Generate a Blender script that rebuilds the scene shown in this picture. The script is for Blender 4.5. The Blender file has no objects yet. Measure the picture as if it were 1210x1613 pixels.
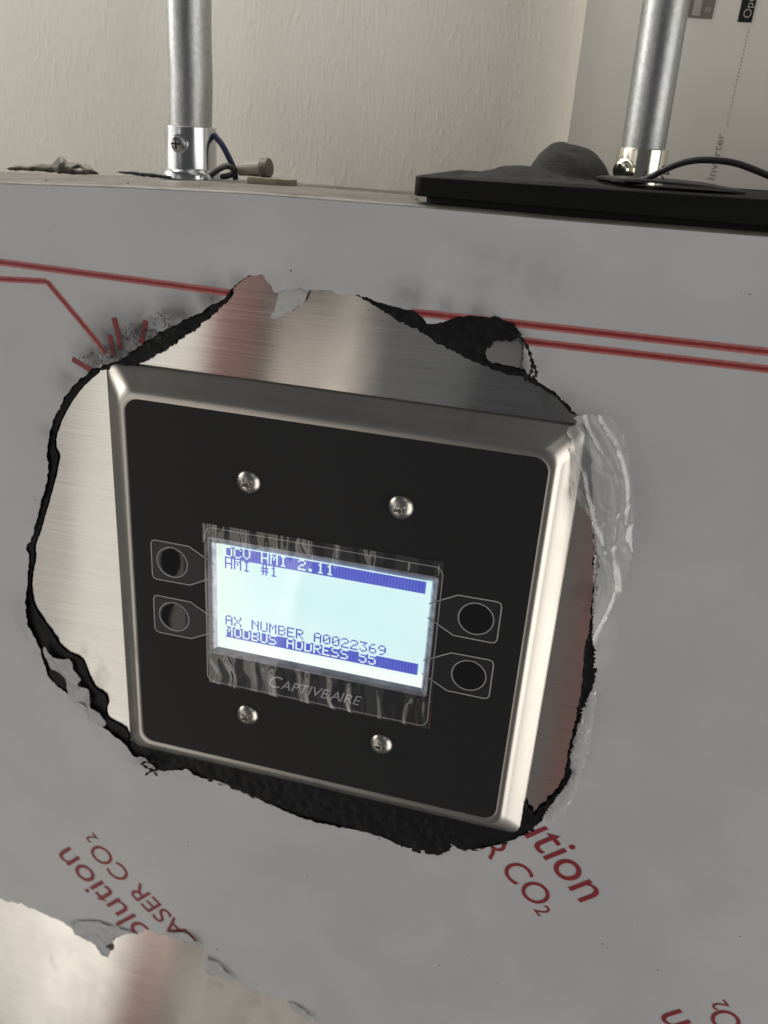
import bpy, bmesh, math, random
from mathutils import Vector, Matrix, noise, geometry
random.seed(7)
MM = 0.001
scene = bpy.context.scene
COL = scene.collection

# ------------------------------------------------------------------ camera
cam_d = bpy.data.cameras.new("camera")
cam = bpy.data.objects.new("camera", cam_d)
COL.objects.link(cam)
r_, u_, b_ = ((0.96719, 0.24503, 0.06703), (-0.15884, 0.37740, 0.91232), (0.19825, -0.89304, 0.40394))
cm = Matrix(((r_[0], u_[0], b_[0], 66.995*MM), (r_[1], u_[1], b_[1], -218.471*MM), (r_[2], u_[2], b_[2], 137.509*MM), (0, 0, 0, 1)))
cam.matrix_world = cm
cam_d.sensor_fit = 'VERTICAL'
cam_d.sensor_height = 36
cam_d.lens = 30.213
cam_d.clip_start = 0.01
cam_d.clip_end = 50
cam_d.dof.use_dof = True
cam_d.dof.focus_distance = 0.248
cam_d.dof.aperture_fstop = 16
scene.camera = cam
scene.render.resolution_x = 768
scene.render.resolution_y = 1024

# ------------------------------------------------------------------ world and lamps
w = bpy.data.worlds.new("World"); scene.world = w; w.use_nodes = True
bg = w.node_tree.nodes["Background"]
bg.inputs[0].default_value = (0.92, 0.95, 1.0, 1); bg.inputs[1].default_value = 0.07
def area(name, loc, target, sx, sy, color, radiance, roll=0.0):
    l = bpy.data.lights.new(name, 'AREA'); l.shape = 'RECTANGLE'; l.size = sx; l.size_y = sy
    l.color = color; l.energy = radiance*math.pi*sx*sy
    o = bpy.data.objects.new(name, l); COL.objects.link(o); o.location = loc
    d = Vector(target) - Vector(loc)
    q = d.to_track_quat('-Z', 'Y')
    o.rotation_euler = (q.to_matrix() @ Matrix.Rotation(roll, 3, 'Z')).to_euler()
    return o
TILT = math.radians(-9.3)
area("room_light_west", (-1.59, -1.5, -1.15), (-1.59, 0, -1.15), 1.4, 3.4, (1.0, 0.95, 0.87), 0.45, TILT)
area("room_light_edge", (-1.03, -1.49, -1.15), (-1.03, 0, -1.15), 0.26, 3.4, (1.0, 0.95, 0.87), 0.42, TILT)
area("room_light_low", (-1.70, -1.48, -2.3), (-1.70, 0, -2.3), 1.3, 1.5, (1.0, 0.95, 0.86), 0.55, TILT)
area("room_light_middle", (-0.725, -1.5, -1.2), (-0.725, 0, -1.2), 0.22, 2.0, (1.0, 0.88, 0.77), 0.55, math.radians(-15.8))
area("room_light_floor", (-0.55, -1.5, -2.55), (-0.55, 0, -2.55), 0.80, 0.9, (1.0, 0.92, 0.80), 0.5)
area("room_light_narrow", (-0.52, -1.45, -0.9), (-0.52, 0, -0.9), 0.03, 2.2, (1.0, 0.95, 0.86), 0.40, TILT)
area("room_light_dim", (-0.36, -1.5, -0.9), (-0.36, 0, -0.9), 0.22, 2.4, (0.95, 0.96, 1.0), 0.08, TILT)
area("red_fill_high", (-0.69, -1.55, -0.15), (-0.69, 0, -0.15), 0.12, 0.7, (1.0, 0.33, 0.26), 0.20, TILT)  # added red strip lamp, puts a reddish band into the steel's reflection
area("red_fill_low", (-1.03, -1.55, -2.5), (-1.03, 0, -2.5), 0.14, 1.0, (1.0, 0.33, 0.26), 0.20, TILT)  # added lamp, carries the reddish band on into the lower steel
area("tan_fill", (0.105, -1.5, -1.0), (0.105, 0, -1.0), 0.06, 1.6, (1.0, 0.86, 0.74), 0.09)  # added dim lamp, gives the steel beside the plate a tan streak
area("red_fill_right", (0.20, -1.5, -1.0), (0.20, 0, -1.0), 0.12, 1.6, (1.0, 0.34, 0.26), 0.12)  # added dim lamp, reddens the steel towards the right film edge
area("window_light_east", (1.7, -0.85, -0.5), (0, 0, -0.25), 1.5, 2.8, (1.0, 0.955, 0.90), 2.05)
area("fill_light_west", (-1.7, -0.75, 0.35), (-0.1, 0.05, 0.15), 1.0, 1.0, (1.0, 0.955, 0.89), 1.05)  # unseen fill, added to brighten the wall from the left
area("fill_light_overhead", (0.9, -1.2, 1.9), (0, 0.0, 0), 1.0, 1.0, (1.0, 0.95, 0.88), 0.5)  # unseen overhead fill, added to lift the film's brightness
tube = area("wall_fill_top", (-0.20, 0.058, 0.47), (-0.20, 0.075, 0.12), 0.34, 0.03, (1.0, 0.955, 0.89), 52.0)  # unseen strip lamp added above the ledge to brighten the wall behind
tube.rotation_euler = (math.radians(3), 0, 0)
area("wall_fill_left", (-0.98, -0.10, 0.44), (-0.05, 0.10, 0.15), 0.30, 0.45, (1.0, 0.955, 0.89), 8.0)  # unseen lamp added at far left, grazes the wall to lighten it
scene.view_settings.view_transform = 'Standard'
scene.view_settings.look = 'None'
scene.view_settings.exposure = 0.14
scene.view_settings.gamma = 1
scene.cycles.transparent_max_bounces = 24
scene.cycles.max_bounces = 8

# ------------------------------------------------------------------ materials
def mat(name, base, rough=0.5, metal=0.0, **kw):
    m = bpy.data.materials.new(name); m.use_nodes = True
    nt = m.node_tree; b = nt.nodes["Principled BSDF"]
    b.inputs["Base Color"].default_value = (*base, 1); b.inputs["Roughness"].default_value = rough
    b.inputs["Metallic"].default_value = metal
    for k, v in kw.items(): b.inputs[k.replace('_', ' ')].default_value = v
    return m
def N(m, t, **kw):
    n = m.node_tree.nodes.new(t)
    for k, v in kw.items(): setattr(n, k, v)
    return n
def L(m, a, b): m.node_tree.links.new(a, b)
def P(m): return m.node_tree.nodes["Principled BSDF"]
def noise_tex(m, scale, detail=4, rough=0.55, stretch=(1, 1, 1), rot=(0, 0, 0)):
    g = N(m, "ShaderNodeTexCoord"); mp = N(m, "ShaderNodeMapping"); mp.inputs["Scale"].default_value = stretch
    mp.inputs["Rotation"].default_value = rot
    t = N(m, "ShaderNodeTexNoise"); t.inputs["Scale"].default_value = scale; t.inputs["Detail"].default_value = detail
    t.inputs["Roughness"].default_value = rough
    L(m, g.outputs["Object"], mp.inputs[0]); L(m, mp.outputs[0], t.inputs["Vector"])
    return t
def ramp(m, src, stops):
    r = N(m, "ShaderNodeValToRGB"); e = r.color_ramp.elements
    while len(e) < len(stops): e.new(0.5)
    for i, (p, c) in enumerate(stops):
        e[i].position = p; e[i].color = (*c, 1) if len(c) == 3 else c
    L(m, src, r.inputs[0]); return r
def bump(m, src, strength, dist, chain=None):
    b = N(m, "ShaderNodeBump"); b.inputs["Strength"].default_value = strength; b.inputs["Distance"].default_value = dist
    L(m, src, b.inputs["Height"])
    if chain: L(m, chain.outputs[0], b.inputs["Normal"])
    L(m, b.outputs[0], P(m).inputs["Normal"]); return b
def rough_from(m, src, lo, hi):
    r = N(m, "ShaderNodeMapRange"); r.inputs[3].default_value = lo; r.inputs[4].default_value = hi
    L(m, src, r.inputs[0]); L(m, r.outputs[0], P(m).inputs["Roughness"])

# brushed stainless steel: horizontal grain
def steel_mat(name, base, rough, aniso, wav=0.0, streak=0.05):
    m = mat(name, base, rough, 1.0, Anisotropic=aniso)
    v = N(m, "ShaderNodeCombineXYZ"); v.inputs[2].default_value = 1.0
    L(m, v.outputs[0], P(m).inputs["Tangent"])
    s = noise_tex(m, 900, 3, 0.6, (0.03, 5, 6)); sm = noise_tex(m, 55, 4, 0.6, (1.2, 1, 0.7))
    c = ramp(m, s.outputs[0], [(0.25, tuple(x*(1-streak*4) for x in base)), (0.75, tuple(min(1, x*(1+streak*2)) for x in base))])
    sg = noise_tex(m, 34, 4, 0.6, (1.3, 1, 0.8), (0, 0.5, 0)); sk = ramp(m, sg.outputs[0], [(0.60, (1, 1, 1)), (0.72, (0.72, 0.71, 0.70))])
    mu = N(m, "ShaderNodeMix", data_type='RGBA', blend_type='MULTIPLY'); mu.inputs[0].default_value = 1.0; L(m, c.outputs[0], mu.inputs[6]); L(m, sk.outputs[0], mu.inputs[7])
    L(m, mu.outputs[2], P(m).inputs["Base Color"])
    sr = ramp(m, sm.outputs[0], [(0.45, (0, 0, 0)), (0.72, (1, 1, 1))]); ad = N(m, "ShaderNodeMath", operation='MULTIPLY_ADD')
    L(m, sr.outputs[0], ad.inputs[0]); ad.inputs[1].default_value = 0.35; L(m, s.outputs[0], ad.inputs[2])
    rough_from(m, ad.outputs[0], rough-0.05, rough+0.08)
    b1 = bump(m, s.outputs[0], 0.06, 0.00004)
    if wav:
        wv = noise_tex(m, 14, 2, 0.5, (1, 1, 0.5))
        bump(m, wv.outputs[0], wav, 0.004, b1)
    return m
M = {}
M['steel'] = steel_mat("brushed_steel", (0.65, 0.625, 0.59), 0.12, 0.94, 0.05)
M['plate'] = steel_mat("plate_steel", (0.58, 0.555, 0.51), 0.32, 0.5, 0.0, 0.02)
# film: grey two-layer laser film, black behind
m = M['film'] = mat("grey_film", (0.40, 0.39, 0.375), 0.42, 0, Specular_IOR_Level=0.5)
n1 = noise_tex(m, 22, 5, 0.6); n2 = noise_tex(m, 900, 2, 0.5)
c1 = ramp(m, n1.outputs[0], [(0.3, (0.455, 0.457, 0.468)), (0.7, (0.525, 0.527, 0.535))])
at = N(m, "ShaderNodeAttribute", attribute_name="soot")
mx = N(m, "ShaderNodeMix", data_type='RGBA'); L(m, at.outputs["Fac"], mx.inputs[0]); L(m, c1.outputs[0], mx.inputs[6]); mx.inputs[7].default_value = (0.035, 0.034, 0.036, 1)
geo = N(m, "ShaderNodeNewGeometry")
mx2 = N(m, "ShaderNodeMix", data_type='RGBA'); L(m, geo.outputs["Backfacing"], mx2.inputs[0]); L(m, mx.outputs[2], mx2.inputs[6]); mx2.inputs[7].default_value = (0.012, 0.012, 0.013, 1)
L(m, mx2.outputs[2], P(m).inputs["Base Color"])
n3 = noise_tex(m, 9, 3, 0.5, (1, 1, 0.6))
bb = bump(m, n2.outputs[0], 0.05, 0.0002); bump(m, n3.outputs[0], 0.45, 0.006, bb); rough_from(m, n1.outputs[0], 0.28, 0.42)
M['film_smoked'] = mat("smoked_film", (0.20, 0.195, 0.20), 0.4)
M['film_pale'] = mat("curled_film", (0.44, 0.445, 0.445), 0.30)
nn = noise_tex(M['film_pale'], 260, 3); bump(M['film_pale'], nn.outputs[0], 0.12, 0.0004)
m = M['char_shade'] = mat("char_shade_film", (0.010, 0.010, 0.011), 0.45, 0, Specular_IOR_Level=0.2)
n1 = noise_tex(m, 420, 5, 0.65); bump(m, n1.outputs[0], 0.35, 0.0006)
c1 = ramp(m, n1.outputs[0], [(0.35, (0.005, 0.005, 0.006)), (0.66, (0.010, 0.010, 0.011)), (0.85, (0.04, 0.04, 0.042))]); L(m, c1.outputs[0], P(m).inputs["Base Color"])
M['red_dark'] = mat("print_red", (0.24, 0.022, 0.028), 0.45)
M['red_smoked'] = mat("print_red_smoked", (0.20, 0.055, 0.058), 0.5)
M['red_light'] = mat("print_red_halo", (0.42, 0.135, 0.125), 0.45)
for k in ('red_dark', 'red_light'):
    nn = noise_tex(M[k], 700, 3); b0 = P(M[k]).inputs["Base Color"].default_value[:3]
    c = ramp(M[k], nn.outputs[0], [(0.3, tuple(x*0.82 for x in b0)), (0.7, tuple(x*1.15 for x in b0))]); L(M[k], c.outputs[0], P(M[k]).inputs["Base Color"])
# label and lens
m = M['label'] = mat("black_label", (0.0125, 0.0125, 0.0135), 0.55, 0, Specular_IOR_Level=0.3)
nn = noise_tex(m, 3500, 2); bump(m, nn.outputs[0], 0.12, 0.00012)
M['icon_fill'] = mat("icon_fill", (0.016, 0.016, 0.019), 0.4)
M['print_grey'] = mat("print_grey", (0.34, 0.34, 0.34), 0.5)
M['logo'] = mat("logo_grey", (0.50, 0.50, 0.50), 0.5)
m = M['bezel'] = mat("display_bezel", (0.40, 0.42, 0.48), 0.32, 0.85)
nn = noise_tex(m, 420, 4, 0.6, (0.4, 1, 1)); c = ramp(m, nn.outputs[0], [(0.3, (0.32, 0.335, 0.39)), (0.7, (0.66, 0.69, 0.80))]); L(m, c.outputs[0], P(m).inputs["Base Color"]); bump(m, nn.outputs[0], 0.35, 0.0003)
M['button'] = mat("button_gloss", (0.006, 0.006, 0.007), 0.03, 0, IOR=1.8)
def emis(name, color, strength):
    m = mat(name, (0, 0, 0), 0.3)
    P(m).inputs["Emission Color"].default_value = (*color, 1); P(m).inputs["Emission Strength"].default_value = strength
    return m
m = M['screen'] = emis("screen_lit", (0.78, 1.0, 1.0), 1.12)
nn = noise_tex(m, 28, 2); c = ramp(m, nn.outputs[0], [(0.3, (0.66, 0.93, 0.93)), (0.75, (0.78, 1.0, 1.0))])
tc = N(m, "ShaderNodeTexCoord"); sp = N(m, "ShaderNodeSeparateXYZ"); L(m, tc.outputs["Object"], sp.inputs[0])
mr = N(m, "ShaderNodeMapRange"); mr.inputs[1].default_value = -0.0125; mr.inputs[2].default_value = -0.0165; L(m, sp.outputs[2], mr.inputs[0])
mw = N(m, "ShaderNodeMix", data_type='RGBA'); L(m, mr.outputs[0], mw.inputs[0]); L(m, c.outputs[0], mw.inputs[6]); mw.inputs[7].default_value = (1.0, 1.05, 1.02, 1)
mr2 = N(m, "ShaderNodeMapRange"); mr2.inputs[1].default_value = -0.020; mr2.inputs[2].default_value = -0.0345; L(m, sp.outputs[0], mr2.inputs[0])
my = N(m, "ShaderNodeMix", data_type='RGBA'); L(m, mr2.outputs[0], my.inputs[0]); L(m, mw.outputs[2], my.inputs[6]); my.inputs[7].default_value = (0.82, 1.0, 0.90, 1)
L(m, my.outputs[2], P(m).inputs["Emission Color"])
m = M['pixel'] = emis("screen_pixel", (0.095, 0.125, 0.62), 1.0)
wv = N(m, "ShaderNodeTexWave"); wv.inputs["Scale"].default_value = 320; tc = N(m, "ShaderNodeTexCoord"); L(m, tc.outputs["Object"], wv.inputs["Vector"])
c = ramp(m, wv.outputs[0], [(0.1, (0.075, 0.095, 0.54)), (0.9, (0.115, 0.15, 0.72))]); L(m, c.outputs[0], P(m).inputs["Emission Color"])
def clear(name, tint, alpha_lo, alpha_hi, rough, base):
    m = bpy.data.materials.new(name); m.use_nodes = True; nt = m.node_tree; nt.nodes.clear()
    o = N(m, "ShaderNodeOutputMaterial"); t = N(m, "ShaderNodeBsdfTransparent"); t.inputs[0].default_value = (*tint, 1)
    p = N(m, "ShaderNodeBsdfPrincipled"); p.name = "Principled BSDF"; p.inputs["Base Color"].default_value = (*base, 1); p.inputs["Roughness"].default_value = rough
    f = N(m, "ShaderNodeLayerWeight"); f.inputs[0].default_value = 0.25
    mr = N(m, "ShaderNodeMapRange"); mr.inputs[3].default_value = alpha_lo; mr.inputs[4].default_value = alpha_hi
    L(m, f.outputs["Facing"], mr.inputs[0])
    mx = N(m, "ShaderNodeMixShader"); L(m, mr.outputs[0], mx.inputs[0]); L(m, t.outputs[0], mx.inputs[1]); L(m, p.outputs[0], mx.inputs[2]); L(m, mx.outputs[0], o.inputs[0])
    return m
def gloss_clear(name, tint, rough, lo, hi):
    m = bpy.data.materials.new(name); m.use_nodes = True; nt = m.node_tree; nt.nodes.clear()
    o = N(m, "ShaderNodeOutputMaterial"); t = N(m, "ShaderNodeBsdfTransparent"); t.inputs[0].default_value = (*tint, 1)
    g = N(m, "ShaderNodeBsdfGlossy"); g.inputs["Roughness"].default_value = rough
    f = N(m, "ShaderNodeLayerWeight"); f.inputs[0].default_value = 0.3
    mr = N(m, "ShaderNodeMapRange"); mr.inputs[3].default_value = lo; mr.inputs[4].default_value = hi
    L(m, f.outputs["Facing"], mr.inputs[0])
    mx = N(m, "ShaderNodeMixShader"); L(m, mr.outputs[0], mx.inputs[0]); L(m, t.outputs[0], mx.inputs[1]); L(m, g.outputs[0], mx.inputs[2]); L(m, mx.outputs[0], o.inputs[0])
    return m
M['lens'] = gloss_clear("lens_clear", (0.97, 0.97, 0.97), 0.12, 0.02, 0.12)
M['crinkle'] = gloss_clear("clear_wrap", (0.95, 0.95, 0.95), 0.05, 0.14, 0.40)
def milky(name):
    m = bpy.data.materials.new(name); m.use_nodes = True; nt = m.node_tree; nt.nodes.clear()
    o = N(m, "ShaderNodeOutputMaterial"); t = N(m, "ShaderNodeBsdfTransparent"); t.inputs[0].default_value = (0.97, 0.97, 0.97, 1)
    d = N(m, "ShaderNodeBsdfDiffuse"); d.inputs[0].default_value = (0.75, 0.76, 0.76, 1); g = N(m, "ShaderNodeBsdfGlossy"); g.inputs["Roughness"].default_value = 0.30
    f = N(m, "ShaderNodeLayerWeight"); f.inputs[0].default_value = 0.4
    mr = N(m, "ShaderNodeMapRange"); mr.inputs[3].default_value = 0.20; mr.inputs[4].default_value = 1.0; L(m, f.outputs["Facing"], mr.inputs[0])
    gr = N(m, "ShaderNodeMapRange"); gr.inputs[3].default_value = 0.10; gr.inputs[4].default_value = 0.30; L(m, f.outputs["Facing"], gr.inputs[0])
    m1 = N(m, "ShaderNodeMixShader"); L(m, mr.outputs[0], m1.inputs[0]); L(m, t.outputs[0], m1.inputs[1]); L(m, d.outputs[0], m1.inputs[2])
    m2 = N(m, "ShaderNodeMixShader"); L(m, gr.outputs[0], m2.inputs[0]); L(m, m1.outputs[0], m2.inputs[1]); L(m, g.outputs[0], m2.inputs[2]); L(m, m2.outputs[0], o.inputs[0])
    return m
M['milky'] = milky("milky_film")
# metals and plastics
m = M['galv'] = mat("galvanized", (0.56, 0.58, 0.60), 0.34, 1.0)
nn = noise_tex(m, 900, 4, 0.7, (1, 1, 0.7), (0, 0.4, 0)); n2 = noise_tex(m, 90, 4, 0.6, (1, 1, 0.4))
c = ramp(m, nn.outputs[0], [(0.3, (0.33, 0.345, 0.345)), (0.7, (0.50, 0.515, 0.515))]); L(m, c.outputs[0], P(m).inputs["Base Color"]); rough_from(m, n2.outputs[0], 0.32, 0.52); bump(m, nn.outputs[0], 0.15, 0.0003)
m = M['zinc'] = mat("zinc_plated", (0.60, 0.61, 0.62), 0.16, 1.0); nn = noise_tex(m, 300, 4); rough_from(m, nn.outputs[0], 0.12, 0.30)
m = M['zinc_y'] = mat("zinc_yellowish", (0.80, 0.78, 0.66), 0.16, 1.0); nn = noise_tex(m, 300, 4); rough_from(m, nn.outputs[0], 0.08, 0.26)
m = M['screw'] = mat("screw_steel", (0.50, 0.48, 0.44), 0.3, 1.0); nn = noise_tex(m, 900, 3); rough_from(m, nn.outputs[0], 0.24, 0.36)
M['dark'] = mat("recess_dark", (0.01, 0.009, 0.008), 0.6)
m = M['bplastic'] = mat("black_plastic", (0.0035, 0.0035, 0.0035), 0.55, 0, Specular_IOR_Level=0.18); nn = noise_tex(m, 1500, 2); bump(m, nn.outputs[0], 0.2, 0.0003)
m = M['felt'] = mat("black_felt", (0.024, 0.023, 0.021), 0.95, 0, Sheen_Weight=0.08); nn = noise_tex(m, 1300, 4, 0.7); bump(m, nn.outputs[0], 0.7, 0.0008)
c = ramp(m, nn.outputs[0], [(0.3, (0.007, 0.0068, 0.0063)), (0.75, (0.020, 0.0193, 0.0175))]); L(m, c.outputs[0], P(m).inputs["Base Color"])
M['rubber'] = mat("black_rubber", (0.014, 0.013, 0.013), 0.5)
M['blue'] = mat("blue_wire", (0.012, 0.02, 0.07), 0.5)
M['cap_pale'] = mat("cap_pale", (0.24, 0.225, 0.195), 0.5)
m = M['nut'] = mat("dull_cap", (0.12, 0.11, 0.09), 0.55)
m = M['beige'] = mat("beige_strip", (0.46, 0.40, 0.29), 0.6); nn = noise_tex(m, 200, 4); c = ramp(m, nn.outputs[0], [(0.3, (0.18, 0.15, 0.10)), (0.6, (0.28, 0.245, 0.185))]); L(m, c.outputs[0], P(m).inputs["Base Color"])
m = M['scrap'] = mat("scorched_scrap", (0.06, 0.05, 0.035), 0.5); nn = noise_tex(m, 260, 5); c = ramp(m, nn.outputs[0], [(0.35, (0.02, 0.018, 0.014)), (0.6, (0.10, 0.085, 0.06)), (0.8, (0.34, 0.31, 0.26))]); L(m, c.outputs[0], P(m).inputs["Base Color"]); bump(m, nn.outputs[0], 0.5, 0.001)
m = M['ledge'] = mat("dusty_ledge", (0.36, 0.34, 0.30), 0.5); nn = noise_tex(m, 70, 6, 0.65, (1, 1, 1)); n2 = noise_tex(m, 600, 3)
c = ramp(m, nn.outputs[0], [(0.30, (0.055, 0.044, 0.03)), (0.42, (0.11, 0.10, 0.085)), (0.55, (0.14, 0.132, 0.118)), (0.75, (0.17, 0.163, 0.15))]); L(m, c.outputs[0], P(m).inputs["Base Color"]); bump(m, n2.outputs[0], 0.2, 0.0004)
# walls
m = M['wall'] = mat("pebbled_wall", (0.60, 0.565, 0.50), 0.5, 0, Specular_IOR_Level=0.3)
a1 = noise_tex(m, 620, 3, 0.55, (1.0, 1.0, 0.34), (0, math.radians(7), 0)); a2 = noise_tex(m, 120, 3, 0.5, (1, 1, 0.3), (0, math.radians(-8), 0)); a3 = noise_tex(m, 12, 4)
c = ramp(m, a3.outputs[0], [(0.3, (0.74, 0.71, 0.65)), (0.7, (0.81, 0.785, 0.73))]); L(m, c.outputs[0], P(m).inputs["Base Color"])
rb = ramp(m, a1.outputs[0], [(0.48, (0, 0, 0)), (0.72, (1, 1, 1))])
mm_ = N(m, "ShaderNodeMath", operation='MULTIPLY'); rc_ = ramp(m, noise_tex(m, 60, 3).outputs[0], [(0.35, (0.25, 0.25, 0.25)), (0.65, (1, 1, 1))]); L(m, rb.outputs[0], mm_.inputs[0]); L(m, rc_.outputs[0], mm_.inputs[1])
b1 = bump(m, mm_.outputs[0], 0.24, 0.00034); bump(m, a2.outputs[0], 0.06, 0.0008, b1)
m = M['board'] = mat("pale_board", (0.55, 0.52, 0.46), 0.5); a3 = noise_tex(m, 26, 5, 0.6); c = ramp(m, a3.outputs[0], [(0.3, (0.79, 0.76, 0.69)), (0.7, (0.85, 0.825, 0.765))]); L(m, c.outputs[0], P(m).inputs["Base Color"])
n2 = noise_tex(m, 900, 2); bump(m, n2.outputs[0], 0.08, 0.0003)
M['ink'] = mat("black_ink", (0.015, 0.015, 0.016), 0.4)
M['ink_grey'] = mat("grey_ink", (0.20, 0.19, 0.165), 0.5)
M['ink_pale'] = mat("pale_ink", (0.42, 0.40, 0.36), 0.5)
M['ink_dash'] = mat("dash_ink", (0.22, 0.19, 0.165), 0.5)
M['ink_faint'] = mat("faint_ink", (0.34, 0.31, 0.27), 0.5)

# ------------------------------------------------------------------ helpers
def tag(o, label=None, cat=None, group=None, kind=None):
    for k, v in (('label', label), ('category', cat), ('group', group), ('kind', kind)):
        if v: o[k] = v
    return o
def empty(name, loc=(0, 0, 0)):
    o = bpy.data.objects.new(name, None); o.empty_display_size = 0.01; COL.objects.link(o); o.location = [c*MM for c in loc]; return o
def mesh_obj(name, verts, faces, m, parent=None, smooth=False, mats=None):
    me = bpy.data.meshes.new(name); me.from_pydata([(x*MM, y*MM, z*MM) for x, y, z in verts], [], faces); me.validate()
    return link(name, me, m, parent, smooth)
def link(name, me, m, parent=None, smooth=False):
    if m: me.materials.append(m)
    if smooth: me.polygons.foreach_set('use_smooth', [True]*len(me.polygons))
    o = bpy.data.objects.new(name, me); COL.objects.link(o)
    if parent:
        o.parent = parent
        p = parent; off = Vector()
        while p: off += p.location; p = p.parent
        o.location = -off                      # mesh data is written in world millimetres
    return o
def fix_normals(me):
    bm = bmesh.new(); bm.from_mesh(me); bmesh.ops.recalc_face_normals(bm, faces=bm.faces); bm.to_mesh(me); bm.free()
def inside(pt, poly):
    x, y = pt; c = False; j = len(poly)-1
    for i in range(len(poly)):
        xi, yi = poly[i]; xj, yj = poly[j]
        if (yi > y) != (yj > y) and x < (xj-xi)*(y-yi)/(yj-yi)+xi: c = not c
        j = i
    return c
def densify(poly, step, closed=True):
    out = []
    n = len(poly)
    for i in range(n if closed else n-1):
        a = Vector(poly[i]); b = Vector(poly[(i+1) % n]); k = max(1, int((b-a).length/step))
        for t in range(k): out.append(tuple(a.lerp(b, t/k)))
    if not closed: out.append(poly[-1])
    return out
def smooth_poly(poly, it=1, closed=True):
    for _ in range(it):
        out = []; n = len(poly)
        for i in range(n if closed else n-1):
            a = Vector(poly[i]); b = Vector(poly[(i+1) % n]); out += [tuple(a.lerp(b, .25)), tuple(a.lerp(b, .75))]
        if not closed: out = [poly[0]] + out + [poly[-1]]
        poly = out
    return poly
def jitter(poly, amt, freq=0.9, seed=0.0, fine=0.0):
    out = []; n = len(poly)
    for i, (x, y) in enumerate(poly):
        a = Vector(poly[i-1]); b = Vector(poly[(i+1) % n]); d = (b-a); d = Vector((-d.y, d.x)).normalized() if d.length else Vector((0, 0))
        k = noise.noise((x*freq, y*freq, seed))*amt*1.6 + noise.noise((x*3.1, y*3.1, seed+5))*fine*1.8
        out.append((x+d.x*k, y+d.y*k))
    return out
def fill(loops, keep, extra=()):
    """constrained triangulation of closed loops; keep(pt) decides which triangles stay"""
    pts = []; edges = []
    for lp in loops:
        s = len(pts); pts += [Vector(p) for p in lp]; n = len(lp)
        edges += [(s+i, s+(i+1) % n) for i in range(n)]
    pts += [Vector(p) for p in extra]
    v, e, f, *_ = geometry.delaunay_2d_cdt(pts, edges, [], 0, 1e-6)
    fs = []
    for t in f:
        c = sum((v[i] for i in t), Vector((0, 0)))/len(t)
        if keep(c): fs.append(tuple(t))
    used = sorted({i for t in fs for i in t}); mp = {o: i for i, o in enumerate(used)}
    return [tuple(v[i]) for i in used], [tuple(mp[i] for i in t) for t in fs]
def eo(pt, loops):
    c = False
    for lp in loops:
        if inside(pt, lp): c = not c
    return c
def front(faces, v2):
    """orient triangles so that they face the camera side (-y)"""
    out = []
    for t in faces:
        a, b, c = (v2[i] for i in t[:3]); ar = (b[0]-a[0])*(c[1]-a[1])-(b[1]-a[1])*(c[0]-a[0])
        out.append(t if ar > 0 else tuple(reversed(t)))
    return out
def tube(name, path, r, m, parent=None, seg=10, radii=None, cap=True):
    vs = []; fs = []; n = len(path)
    P_ = [Vector(p) for p in path]; up = None
    for i, p in enumerate(P_):
        t = (P_[min(i+1, n-1)]-P_[max(i-1, 0)]).normalized()
        if up is None: up = t.orthogonal().normalized()
        up = (up - t*up.dot(t)).normalized(); s = t.cross(up)
        rr = radii[i] if radii else r
        for k in range(seg):
            a = 2*math.pi*k/seg; q = p+up*math.cos(a)*rr+s*math.sin(a)*rr; vs.append(tuple(q))
    for i in range(n-1):
        for k in range(seg): fs.append((i*seg+k, i*seg+(k+1) % seg, (i+1)*seg+(k+1) % seg, (i+1)*seg+k))
    if cap: fs.append(tuple(range(seg-1, -1, -1))); fs.append(tuple((n-1)*seg+k for k in range(seg)))
    o = mesh_obj(name, vs, fs, m, parent, True); fix_normals(o.data); return o
def spline(pts, n=8):
    out = []; Q = [Vector(p) for p in pts]
    for i in range(len(Q)-1):
        p0 = Q[max(i-1, 0)]; p1 = Q[i]; p2 = Q[i+1]; p3 = Q[min(i+2, len(Q)-1)]
        for k in range(n):
            t = k/n; out.append(tuple(0.5*((2*p1)+(p2-p0)*t+(2*p0-5*p1+4*p2-p3)*t*t+(3*p1-p0-3*p2+p3)*t**3)))
    out.append(tuple(Q[-1])); return out
def lathe(name, prof, center, axis, m, parent=None, seg=40, smooth=True):
    """prof: (radius, height) along axis"""
    ax = Vector(axis).normalized(); u = ax.orthogonal().normalized(); v = ax.cross(u); c = Vector(center)
    vs = []; fs = []
    for r, h in prof:
        for k in range(seg):
            a = 2*math.pi*k/seg; vs.append(tuple(c+ax*h+(u*math.cos(a)+v*math.sin(a))*r))
    for i in range(len(prof)-1):
        for k in range(seg): fs.append((i*seg+k, i*seg+(k+1) % seg, (i+1)*seg+(k+1) % seg, (i+1)*seg+k))
    fs.append(tuple(range(seg-1, -1, -1))); fs.append(tuple((len(prof)-1)*seg+k for k in range(seg)))
    o = mesh_obj(name, vs, fs, m, parent, smooth); fix_normals(o.data)
    if smooth: sharp(o, 40)
    return o
def sharp(o, deg):
    me = o.data; bm = bmesh.new(); bm.from_mesh(me)
    for e in bm.edges:
        if len(e.link_faces) == 2 and e.calc_face_angle(0) > math.radians(deg): e.smooth = False
    bm.to_mesh(me); bm.free()
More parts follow.
